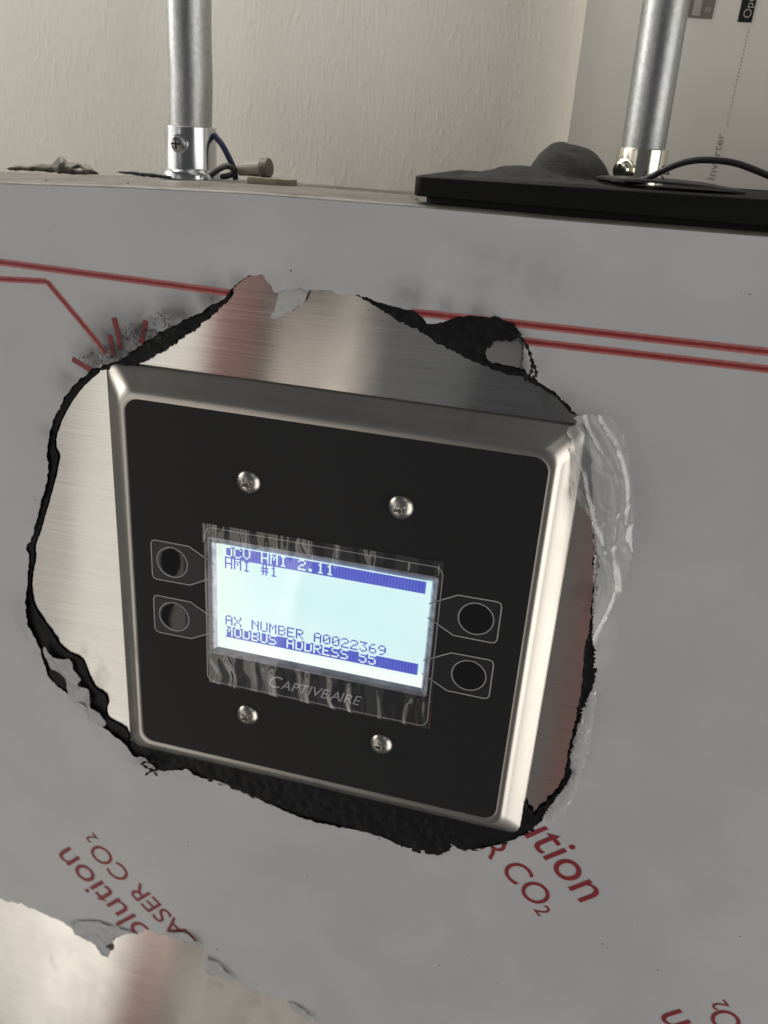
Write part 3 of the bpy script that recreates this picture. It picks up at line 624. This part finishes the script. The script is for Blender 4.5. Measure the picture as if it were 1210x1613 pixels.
# thread-like melted strands
strands = [[(47, 4.2, 93), (51, 3.2, 91), (53.5, 3, 87), (54, 3.2, 83.5), (52.6, 3.6, 80.5)], [(54, 3, 86), (55.4, 2.9, 83), (54.6, 2.6, 81.8), (55.8, 2.4, 81.2)],
           [(-56.5, 4.2, -74.5), (-61, 3.6, -75.2), (-64.8, 3.2, -76.8), (-60.5, 3.2, -78.6), (-56.5, 3.8, -76.5)], [(-60.6, 3.2, -78.4), (-63.6, 3, -81.6)], [(-60.6, 3.2, -78.4), (-58.8, 3, -80.6)]]
for i, st in enumerate(strands):
    pth = spline(st, 8); tube("melted_strand", pth, .3, M['char_shade'], film, 7, [0.38+0.22*math.sin(k*1.9+i) for k in range(len(pth))])
vs = []; fs = []
random.seed(3)
for k in range(240):                                        # frayed fibres at the scorched corner
    cx, cz = random.choice([(-74, 70), (-69, 73), (-64, 75.5), (-58, 78), (-60, 80), (-54, 80), (-66, 73), (-50, 84)]); cx += random.gauss(0, 1.7); cz += random.gauss(0, 1.3)
    a = random.uniform(0, 2*math.pi); ln = random.uniform(.4, 1.7); wd = random.uniform(.03, .10); y = random.uniform(3.2, 5.4)
    dx, dz = math.cos(a)*ln, math.sin(a)*ln; nx, nz = -math.sin(a)*wd, math.cos(a)*wd; b = len(vs)
    mx_, mz_ = cx+dx*.5+nx*random.uniform(-2, 2), cz+dz*.5+nz*random.uniform(-2, 2)
    vs += [(cx-nx, y, cz-nz), (cx+nx, y, cz+nz), (mx_+nx, y-.3, mz_+nz), (mx_-nx, y-.3, mz_-nz), (cx+dx, y-.1, cz+dz), (cx, y+.2, cz), (mx_, y, mz_)]
    fs += [(b, b+3, b+2, b+1), (b+3, b+4, b+2), (b, b+5, b+6, b+3), (b+1, b+2, b+6, b+5), (b+6, b+2, b+4), (b+3, b+6, b+4)]
M['ash'] = mat("ash_grey", (0.05, 0.048, 0.05), 0.8)
tag(mesh_obj("burnt_fibres", vs, fs, M['ash'], film), kind='stuff')

# ------------------------------------------------------------------ control panel
panel = empty("control_panel", (0.3, 6, -71))
tag(panel, "square black control panel with lit display in a steel wall plate", "control panel")
CX, CZ = 0.3, -0.6
rings = [(61.6, 4.2, 0.35), (62.3, 4.4, 0.1), (63.0, 4.6, 0.05), (63.9, 4.8, 0.25), (64.7, 4.9, 0.75), (65.3, 4.9, 1.35), (66.6, 4.7, 2.6), (68.6, 4.2, 4.2), (70.2, 3.8, 5.3), (70.6, 3.7, 5.65), (70.6, 3.7, 5.85), (69.0, 3.5, 5.85)]
vs = []; fs = []; rn = 0
for h, r, y in rings:
    lp = rrect(CX-h, CX+h, CZ-h, CZ+h, r, 10); rn = len(lp); vs += [(x, y, z) for x, z in lp]
for i in range(len(rings)-1):
    for k in range(rn): fs.append((i*rn+k, (i+1)*rn+k, (i+1)*rn+(k+1) % rn, i*rn+(k+1) % rn))
pl = mesh_obj("wall_plate", vs, fs, M['plate'], panel, True); fix_normals(pl.data)
lab_o = rrect(CX-61.9, CX+61.9, CZ-61.9, CZ+61.9, 4.0, 8)
LENS = rrect(-36.85, 37.2, -31.7, 24.3, 2.6, 8)
OPEN = rrect(-36.0, 36.2, -20.9, 21.0, 0.8, 4)
v, f = fill([lab_o, OPEN], lambda c: inside(c, lab_o) and not inside(c, OPEN))
lbl = mesh_obj("panel_label", [(x, 0.0, z) for x, z in v], front(f, v), M['label'], panel)
def ring_strip(name, a, b, ya, yb, m, parent):
    n = len(a); vs = [(x, ya, z) for x, z in a]+[(x, yb, z) for x, z in b]
    o = mesh_obj(name, vs, [(i, (i+1) % n, n+(i+1) % n, n+i) for i in range(n)], m, parent); return o
def outline(loop, wd, closed=True):
    """thin printed line along a loop, as quads"""
    n = len(loop); vs = []; fs = []
    L_ = []; R_ = []
    for i in range(n):
        a = Vector(loop[i-1] if (closed or i) else loop[i]); b = Vector(loop[(i+1) % n] if (closed or i < n-1) else loop[i]); d = (b-a).normalized(); q = Vector((-d.y, d.x))*wd/2; p = Vector(loop[i])
        L_.append(tuple(p+q)); R_.append(tuple(p-q))
    return L_, R_
def line_obj(name, loop, wd, y, m, parent, closed=True):
    l, r = outline(loop, wd, closed); n = len(loop); k = n if closed else n-1
    return mesh_obj(name, [(x, y, z) for x, z in l]+[(x, y, z) for x, z in r], [(i, n+i, n+(i+1) % n, (i+1) % n) for i in range(k)], m, parent)
# display
disp = empty("display", (0, 1.3, 0)); disp.parent = panel; disp.location = Vector((0, 1.3*MM, 0)) - panel.location
SCR = rrect(-33.8, 34.1, -18.9, 18.5, 0.3, 4)
v, f = fill([SCR], lambda c: inside(c, SCR))
mesh_obj("screen", [(x, 1.4, z) for x, z in v], front(f, v), M['screen'], disp)
bz = []; NB = 8
for k in range(NB+1):
    t = k/NB; bz.append([(a[0]*(1-t)+c_[0]*t, 1.4*(1-t)**2.2, a[1]*(1-t)+c_[1]*t) for a, c_ in zip(SCR, OPEN)])
nb = len(SCR); vs = [p for r_ in bz for p in r_]
bzo = mesh_obj("bezel", vs, [(k*nb+i, (k+1)*nb+i, (k+1)*nb+(i+1) % nb, k*nb+(i+1) % nb) for k in range(NB) for i in range(nb)], M['bezel'], disp, True)
FONT = {'A': ["01110", "10001", "10001", "11111", "10001", "10001", "10001"], 'B': ["11110", "10001", "10001", "11110", "10001", "10001", "11110"], 'C': ["01110", "10001", "10000", "10000", "10000", "10001", "01110"],
 'D': ["11110", "10001", "10001", "10001", "10001", "10001", "11110"], 'E': ["11111", "10000", "10000", "11110", "10000", "10000", "11111"], 'H': ["10001", "10001", "10001", "11111", "10001", "10001", "10001"],
 'I': ["01110", "00100", "00100", "00100", "00100", "00100", "01110"], 'M': ["10001", "11011", "10101", "10101", "10001", "10001", "10001"], 'N': ["10001", "11001", "10101", "10011", "10001", "10001", "10001"],
 'O': ["01110", "10001", "10001", "10001", "10001", "10001", "01110"], 'R': ["11110", "10001", "10001", "11110", "10100", "10010", "10001"], 'S': ["01111", "10000", "10000", "01110", "00001", "00001", "11110"],
 'U': ["10001", "10001", "10001", "10001", "10001", "10001", "01110"], 'V': ["10001", "10001", "10001", "10001", "10001", "01010", "00100"], 'X': ["10001", "10001", "01010", "00100", "01010", "10001", "10001"],
 '0': ["01110", "10001", "10011", "10101", "11001", "10001", "01110"], '1': ["00100", "01100", "00100", "00100", "00100", "00100", "01110"], '2': ["01110", "10001", "00001", "00110", "01000", "10000", "11111"],
 '3': ["11111", "00010", "00100", "00010", "00001", "10001", "01110"], '5': ["11111", "10000", "11110", "00001", "00001", "10001", "01110"], '6': ["00110", "01000", "10000", "11110", "10001", "10001", "01110"],
 '9': ["01110", "10001", "10001", "01111", "00001", "00010", "01100"], '.': ["00000", "00000", "00000", "00000", "00000", "01100", "01100"], '#': ["01010", "01010", "11111", "01010", "11111", "01010", "01010"], ' ': ["00000"]*7}
LX0, LX1, LZ0, LZ1 = -31.0, 32.4, -14.5, 18.15
CW = (LX1-LX0)/128; CH = (LZ1-LZ0)/64
def lcd_row(name, text, row, invert, r0=0, rows=8):
    grid = [[0]*128 for _ in range(rows)]
    for ci, ch in enumerate(text):
        for r, bits in enumerate(FONT[ch]):
            for k, b in enumerate(bits):
                if b == '1' and ci*6+k < 128: grid[r+r0][ci*6+k] = 1
    vs = []; fs = []
    for r in range(rows):
        c = 0
        while c < 128:
            on = (grid[r][c] == 0) if invert else (grid[r][c] == 1)
            if on:
                e = c
                while e < 128 and ((grid[r][e] == 0) if invert else (grid[r][e] == 1)): e += 1
                x0 = LX0+c*CW; x1 = LX0+e*CW; zt = LZ1-(row*8+r)*CH; zb = zt-CH; b = len(vs)
                vs += [(x0, 1.33, zb), (x1, 1.33, zb), (x1, 1.33, zt), (x0, 1.33, zt)]; fs.append((b, b+1, b+2, b+3)); c = e
            else: c += 1
    return mesh_obj(name, vs, fs, M['pixel'], disp)
lcd_row("text_row", "DCV HMI 2.11", 0, True); lcd_row("text_row", "HMI #1", 1, False); lcd_row("text_row", "AX NUMBER A0022369", 6, False); lcd_row("text_row", "MODBUS ADDRESS 55", 7, True)
# lens pane over the display, its outline, the maker's name
v, f = fill([LENS], lambda c: inside(c, LENS))
lens = mesh_obj("lens", [(x, -0.10, z) for x, z in v], front(f, v), M['lens'], panel)
line_obj("lens_outline", LENS, 0.36, -0.16, M['print_grey'], lens)
def logo_text():
    parts = []; cur = 0.0
    for ch, s_ in (("C", 1.28), ("APTIVE", 1.0), ("A", 1.0), ("IRE", 1.0)):
        g = glyph_loops(ch, s_, 0.075, 0.32); b = bbox(g); parts += [[(p[0]-b[0]+cur, p[1]) for p in l] for l in g]; cur += b[1]-b[0]+(-0.16 if ch == "C" else 0.0)
    b = bbox(parts); sx = 31.2/(b[1]-b[0]); sz = 4.6/(b[3]-b[2]); return [[(-15.3+(p[0]-b[0])*sx, -29.2+(p[1]-b[2])*sz) for p in l] for l in parts]
lg = logo_text(); 
vs = []; fs = []
for grp in [lg]:
    v, f = fill(grp, lambda c: sum(inside(c, l) for l in grp) % 2 == 1)
    mesh_obj("maker_name", [(x, -0.16, z) for x, z in v], front(f, v), M['logo'], lens)
# soft keys
def soft_key(sx, cz):
    k = empty("soft_key", (sx*48.2, 0, cz)); k.parent = panel; k.location = Vector((sx*48.2*MM, 0, cz*MM)) - panel.location
    pts = [(34.0, 2.2), (42.2, 6.8), (53.6, 6.9), (54.7, 6.5), (55.1, 5.4), (55.1, -5.4), (54.7, -6.5), (53.6, -6.9), (42.2, -6.8), (34.0, -2.4)]
    lp = [(sx*a, cz+b) for a, b in pts]
    if sx < 0: lp = lp[::-1]
    fl = [(sx*a, cz+b) for a, b in pts if a > 36.9] ; fl = [(sx*37.4, cz+4.0)]+fl+[(sx*37.4, cz-4.2)]
    v, f = fill([fl], lambda c: inside(c, fl)); mesh_obj("key_field", [(x, -0.04, z) for x, z in v], front(f, v), M['icon_fill'], k)
    line_obj("key_outline", [(sx*a, cz+b) for a, b in pts], 0.40, -0.20, M['print_grey'], k, False)
    circ = [(sx*48.2+5.2*math.cos(2*math.pi*i/48), cz+5.2*math.sin(2*math.pi*i/48)) for i in range(48)]
    line_obj("key_ring", circ, 0.32, -0.08, M['print_grey'], k)
    o = lathe("key_button", [(5.0, 0.0), (5.0, 0.09), (4.85, 0.12), (4.6, 0.125), (2.5, 0.127), (0.2, 0.128)], (sx*48.2, 0.02, cz), (0.017 if sx < 0 else 0.0, -1, 0), M['button'], k, 48)
for sx in (-1, 1):
    for cz in (9.75, -10.0): soft_key(sx, cz)
# pan-head screws with a cross recess
def pan_screw(x, z, rot):
    R = 3.75; Hh = 2.0; n = 96; rad = [0, .2, .4, .6, .8, 1.0, 1.2, 1.4, 1.6, 1.75, 1.9, 2.0, 2.3, 2.6, 2.9, 3.2, 3.45, 3.62, 3.72, 3.75]
    vs = [(x, -Hh+1.5, z)]; fs = []
    for r in rad[1:]:
        for k in range(n):
            a = 2*math.pi*k/n; t = r/R; h = Hh*(math.sqrt(max(0, 1-t*t*0.97))-math.sqrt(.03))/(1-math.sqrt(.03)) if r < 3.74 else 0
            h = max(0, h); u = r*math.cos(a-rot); v_ = r*math.sin(a-rot)
            if (abs(u) < .45 and abs(v_) < 1.9) or (abs(v_) < .45 and abs(u) < 1.9): h -= 1.5*max(0.25, 1-r/2.4)
            vs.append((x+r*math.cos(a), -h, z+r*math.sin(a)))
    for k in range(n): fs.append((0, 1+k, 1+(k+1) % n))
    for i in range(len(rad)-2):
        for k in range(n): fs.append((1+i*n+k, 1+(i+1)*n+k, 1+(i+1)*n+(k+1) % n, 1+i*n+(k+1) % n))
    o = mesh_obj("screw", vs, fs, M['screw'], panel, True); fix_normals(o.data); sharp(o, 32); return o
for x, z, rt in ((-22.7, 41.1, 0.5), (23.3, 41.0, 0.35), (23.2, -42.3, 0.2), (-22.8, -42.4, 0.6)): pan_screw(x, z, rt)
# crinkled clear wrap stuck over the lens
wrap = tag(empty("screen_wrap", (0, -0.5, -32)), "crinkled clear protective sheet stuck over the lit display", "screen protector")
TLc, TRc, BRc, BLc = Vector((-37.6, 25.5)), Vector((37.4, 26.3)), Vector((38.3, -32.4)), Vector((-36.2, -32.2))
nx_, nz_ = 150, 100
vs = []
for j in range(nz_+1):
    for i in range(nx_+1):
        s_, t_ = i/nx_, j/nz_; p = TLc.lerp(TRc, s_).lerp(BLc.lerp(BRc, s_), t_); x, z = p
        top = math.exp(-((z-24)/5.0)**2); bot = max(0, min(1, (-19.5-z)/4.0)); bot *= (1 if z < -20 else 0)
        ph = x*0.62+1.3*noise.noise((x*.09, z*.1, 4))*3
        wv = 0.75*noise.noise((x*.20+.35*noise.noise((x*.12, z*.16, 1))+.02*(z+20), z*.035, 4))+0.22*noise.noise((x*.42, z*.05, 8))
        y = -0.35-0.5*(top*.6+bot)*max(-.5, wv)*2.3-0.02*noise.noise((x*.1, z*.1, 2))
        vs.append((x, min(-0.24, y), z))
fs = [(j*(nx_+1)+i, (j+1)*(nx_+1)+i, (j+1)*(nx_+1)+i+1, j*(nx_+1)+i+1) for j in range(nz_) for i in range(nx_)]
mesh_obj("clear_sheet", vs, fs, M['crinkle'], wrap, True)

# ------------------------------------------------------------------ conduits
def conduit(name, label, x, y, zb, zc, r, rc, zm, top_x, screw_dx, sr, wob):
    c = tag(empty(name, (x, y, zb)), label, "conduit", "metal conduits above the hood")
    path = [(x+(top_x-x)*t+wob*math.exp(-((t-.42)/.2)**2), y, zc-4+41*t) for t in [k/14 for k in range(15)]] + [(x+(top_x-x)*3, y, zc+119), (x+(top_x-x)*6, y, 360)]
    tube("pipe", path, r, M['galv'], c, 48)
    prof = [(rc+1.3, 0), (rc+1.3, 1.6), (rc+.9, 2.4), (rc+.2, 2.9), (rc, 3.4), (rc, zc-zb-1.2), (rc-.1, zc-zb-.3), (rc-.5, zc-zb), (r+.15, zc-zb), (r+.15, zc-zb-3)]
    k = lathe("connector", prof, (x, y, zb), (0, 0, 1), zm, c, 48)
    d = Vector((screw_dx, -1, 0)).normalized(); sp_ = Vector((x, y, zb+(zc-zb)*.66))+d*(rc-.6)
    lathe("set_screw", [(sr+.5, 0), (sr+.5, .9), (sr, 1.0), (sr, 2.2), (sr*.9, 2.7), (sr*.55, 3.0), (.1, 3.05)], sp_, d, zm, k, 28)
    side = d.cross(Vector((0, 0, 1))).normalized(); q = sp_+d*2.75
    for ax, bx in ((side, Vector((0, 0, 1))), (Vector((0, 0, 1)), side)):
        vs = []
        for u_, v_, w_ in ((-1, -1, -1), (1, -1, -1), (1, 1, -1), (-1, 1, -1), (-1, -1, 1), (1, -1, 1), (1, 1, 1), (-1, 1, 1)):
            vs.append(tuple(q+ax*u_*sr*.66+bx*v_*sr*.13+d*w_*.34))
        mesh_obj("screw_slot", vs, [(0, 3, 2, 1), (4, 5, 6, 7), (0, 1, 5, 4), (1, 2, 6, 5), (2, 3, 7, 6), (3, 0, 4, 7)], M['dark'], k)
    return c
conduit("conduit", "left galvanized conduit in a shiny set-screw connector on the bare hood ledge", -72.6, 70, 118.6, 134.9, 7.05, 8.5, M['zinc'], -72.2, 0.0, 2.45, 0.30)
conduit("conduit", "right galvanized conduit whose connector rises behind the flat black case", 73.4, 55, 120.5, 138.1, 6.1, 7.1, M['zinc_y'], 72.7, -0.75, 2.6, 0.0)

# ------------------------------------------------------------------ black case, cloth and cable
case = tag(empty("black_case", (80, 40, 121)), "flat black plastic case lying on the hood ledge below the right conduit", "case")
def slab(name, x0, x1, y0, y1, z0, z1, zr, rad, bev, m, parent):
    lp = rrect(x0, x1, y0, y1, rad, 6); bm = bmesh.new(); lo = [bm.verts.new((x*MM, y*MM, z0*MM)) for x, y in lp]
    fc = bm.faces.new(lo); ext = bmesh.ops.extrude_face_region(bm, geom=[fc]); tv = [g for g in ext['geom'] if isinstance(g, bmesh.types.BMVert)]
    for v_ in tv: v_.co.z = (z1+(zr-z1)*(v_.co.x/MM-x0)/(x1-x0))*MM
    bmesh.ops.recalc_face_normals(bm, faces=bm.faces)
    te = [e for e in bm.edges if e.calc_face_angle(0) > 1.2]
    bmesh.ops.bevel(bm, geom=te, offset=bev*MM, segments=3, affect='EDGES', profile=.5)
    me = bpy.data.meshes.new(name); bm.to_mesh(me); bm.free(); o = link(name, me, m, parent, True); sharp(o, 35); return o
slab("upper_shell", 18.3, 190, 7.0, 72, 123.2, 128.0, 130.4, 2.2, .5, M['bplastic'], case)
slab("lower_shell", 21.4, 188, 7.9, 70, 120.9, 123.4, 123.4, 2.0, .3, M['bplastic'], case)
def grid_obj(name, x0, x1, y0, y1, nx, ny, fz, m, parent, keep=None):
    vs = []; fs = []
    for j in range(ny+1):
        for i in range(nx+1):
            x = x0+(x1-x0)*i/nx; y = y0+(y1-y0)*j/ny; vs.append((x, y, fz(x, y)))
    for j in range(ny):
        for i in range(nx): fs.append((j*(nx+1)+i, j*(nx+1)+i+1, (j+1)*(nx+1)+i+1, (j+1)*(nx+1)+i))
    return mesh_obj(name, vs, fs, m, parent, True)
cloth = tag(empty("black_cloth", (50, 45, 128.5)), "rumpled black felt cloth heaped on the flat black case", "cloth")
def hump(x, y):
    base = 128.2+0.014*(x-18)
    rr = ((x-52.5)/(10.5 if x < 52.5 else 13.5))**2+((y-45)/17)**2; d1 = 8.9*max(0, 1-rr**1.25)**0.8 if rr < 1 else 0
    d2 = math.exp(-(((x-44)/13)**2+((y-33)/9)**2)**1.6)*2.4
    edge = min(1, max(0, min(x-26, 74-x, y-20, 70-y)/3))
    return base+edge*(max(d1, d2)+1.1*noise.noise((x*.13, y*.11, 1))+0.35*noise.noise((x*.4, y*.35, 6))+.1)-(1-edge)*.4
grid_obj("heaped_fold", 26, 74, 20, 70, 70, 70, hump, M['felt'], cloth)
vs = []; fs = []; n = 48
for r_ in (1.0, 0.9, 0.6, 0.25):
    for k in range(n):
        a = 2*math.pi*k/n; x = 81+19*r_*math.cos(a); y = 31+13*r_*math.sin(a); z = 130.55+0.55*math.cos((x-78)/19*1.4)-0.35*(r_ < .95)*(1-r_)+(0.0 if r_ < 1 else -.25)-max(0, x-90)*.06
        vs.append((x, y, z))
nv = len(vs); vs += [(x, y, z-.55) for x, y, z in vs[:n]]
for i in range(3):
    for k in range(n): fs.append((i*n+k, i*n+(k+1) % n, (i+1)*n+(k+1) % n, (i+1)*n+k))
fs.append(tuple(3*n+k for k in range(n)))
for k in range(n): fs.append((k, nv+k, nv+(k+1) % n, (k+1) % n))
o = mesh_obj("flat_flap", vs, fs, M['rubber'], cloth, True); fix_normals(o.data); sharp(o, 40)
cab = tube("black_cable", spline([(70, 33, 129.6), (74.5, 31, 130.6), (79.4, 30, 133.6), (84, 30, 135.6), (89, 30, 136.4), (96, 30, 136.1), (105, 30, 133.6), (116, 31, 130)], 8), .85, M['rubber'], None, 10)
tag(cab, "thin black cable arching over the black case at the right edge", "cable")
wr = tube("bent_wire", spline([(79.5, 34, 131.0), (78.2, 34, 132.4), (80.6, 34, 132.3), (78.4, 34, 133.9), (80.9, 34, 134.4)], 5), .17, M['rubber'], None, 6)
tag(wr, "tiny zigzag black wire under the arching cable", "wire")

# ------------------------------------------------------------------ small things on the ledge
def chip(name, poly, y, thick, m, label, cat, lean=0.0, holes=()):
    p = jitter(densify(poly, .5), .15, .8, 2, .1); lps = [p]+list(holes)
    v, f = fill(lps, lambda c: inside(c, p) and not any(inside(c, h) for h in holes)); f = front(f, v); z0 = min(q[1] for q in v)
    o = mesh_obj(name, [(x, y+(z-z0)*lean+.5*noise.noise((x*.3, z*.3, 3)), z) for x, z in v], f, m, None, True)
    md = o.modifiers.new("thickness", 'SOLIDIFY'); md.thickness = thick*MM; md.offset = 0
    return tag(o, label, cat)
chip("film_scrap", [(-115.5, 119.0), (-112, 120.2), (-105, 120.9), (-100.5, 121.4), (-98.6, 123.6), (-97.2, 123.4), (-95.5, 122.0), (-92.5, 122.2), (-90, 122.3), (-88, 121.6), (-85.8, 120.6), (-84.9, 120.1), (-90, 119.7), (-97, 119.4), (-106, 119.3)], 31, 1.2, M['scrap'],
     "scorched brown scrap of film at the far left of the ledge", "scrap", .6, [[(-94, 120.6), (-91.8, 121.4), (-89.6, 120.9), (-90.6, 120.3)]])
chip("tar_strip", [(-78.5, 121.0), (-72, 121.6), (-66, 121.5), (-60.5, 121.3), (-60, 120.5), (-66, 120.5), (-72, 120.7)], 31, 1.4, M['rubber'], "thin black strip lying on the ledge left of the left connector", "strip", .2)
b1 = tube("blue_wire", spline([(-56.5, 70, 119.5), (-56.8, 69, 123), (-58.2, 68, 126.5), (-60.5, 68, 130), (-64, 70, 132.5)], 6), 1.0, M['blue'], None, 10); tag(b1, "short dark blue wire curling behind the left connector", "wire")
b2 = tube("black_wire", spline([(-61, 60, 120.6), (-57.5, 60, 123.0), (-54.5, 59, 123.9), (-52.6, 60, 122.8), (-54.5, 61, 121.2), (-58, 62, 120.4)], 6), .95, M['rubber'], None, 10); tag(b2, "looped black wire end beside the left connector", "wire")
nut = lathe("plastic_cap", [(2.0, -2.0), (2.1, 0), (2.3, 3), (2.4, 6.2)], (-49.8, 62, 123.4), (1, -.1, .12), M['cap_pale'], None, 28); tag(nut, "dull plastic cap with a darker rim lying right of the left connector", "cap")
lathe("cap_rim", [(2.7, 6.2), (3.0, 6.4), (3.0, 8.6), (2.8, 9.0), (1.9, 9.1)], (-49.8, 62, 123.4), (1, -.1, .12), M['nut'], nut, 28)
bs = box("beige_strip", (-47.5, 58, 119.3), (-32.5, 64, 121.5), M['beige'], None, .3); tag(bs, "flat beige strip under the dull plastic cap", "strip")
random.seed(11)
ci = [(-88, 10, .4), (-62, 9, .45), (-41, 9.5, .35), (-5, 60, .5), (-1, 55, .35), (11, 40, .5), (16, 22, .7), (-20, 60, .3)]
vs = []; fs = []
for x, y, r in ci:
    z = ledge_z(x, y) if y > 14 else topz(x)+1.0; b = len(vs)
    for k in range(6): vs.append((x+r*2*math.cos(k*1.047)*random.uniform(.6, 1), y+r*math.sin(k*1.047), z-.1))
    vs.append((x, y, z+r*.9)); fs += [(b+k, b+(k+1) % 6, b+6) for k in range(6)]
tag(mesh_obj("crumbs", vs, fs, M['scrap'], None), "dark crumbs scattered along the hood ledge", "debris", kind='stuff')
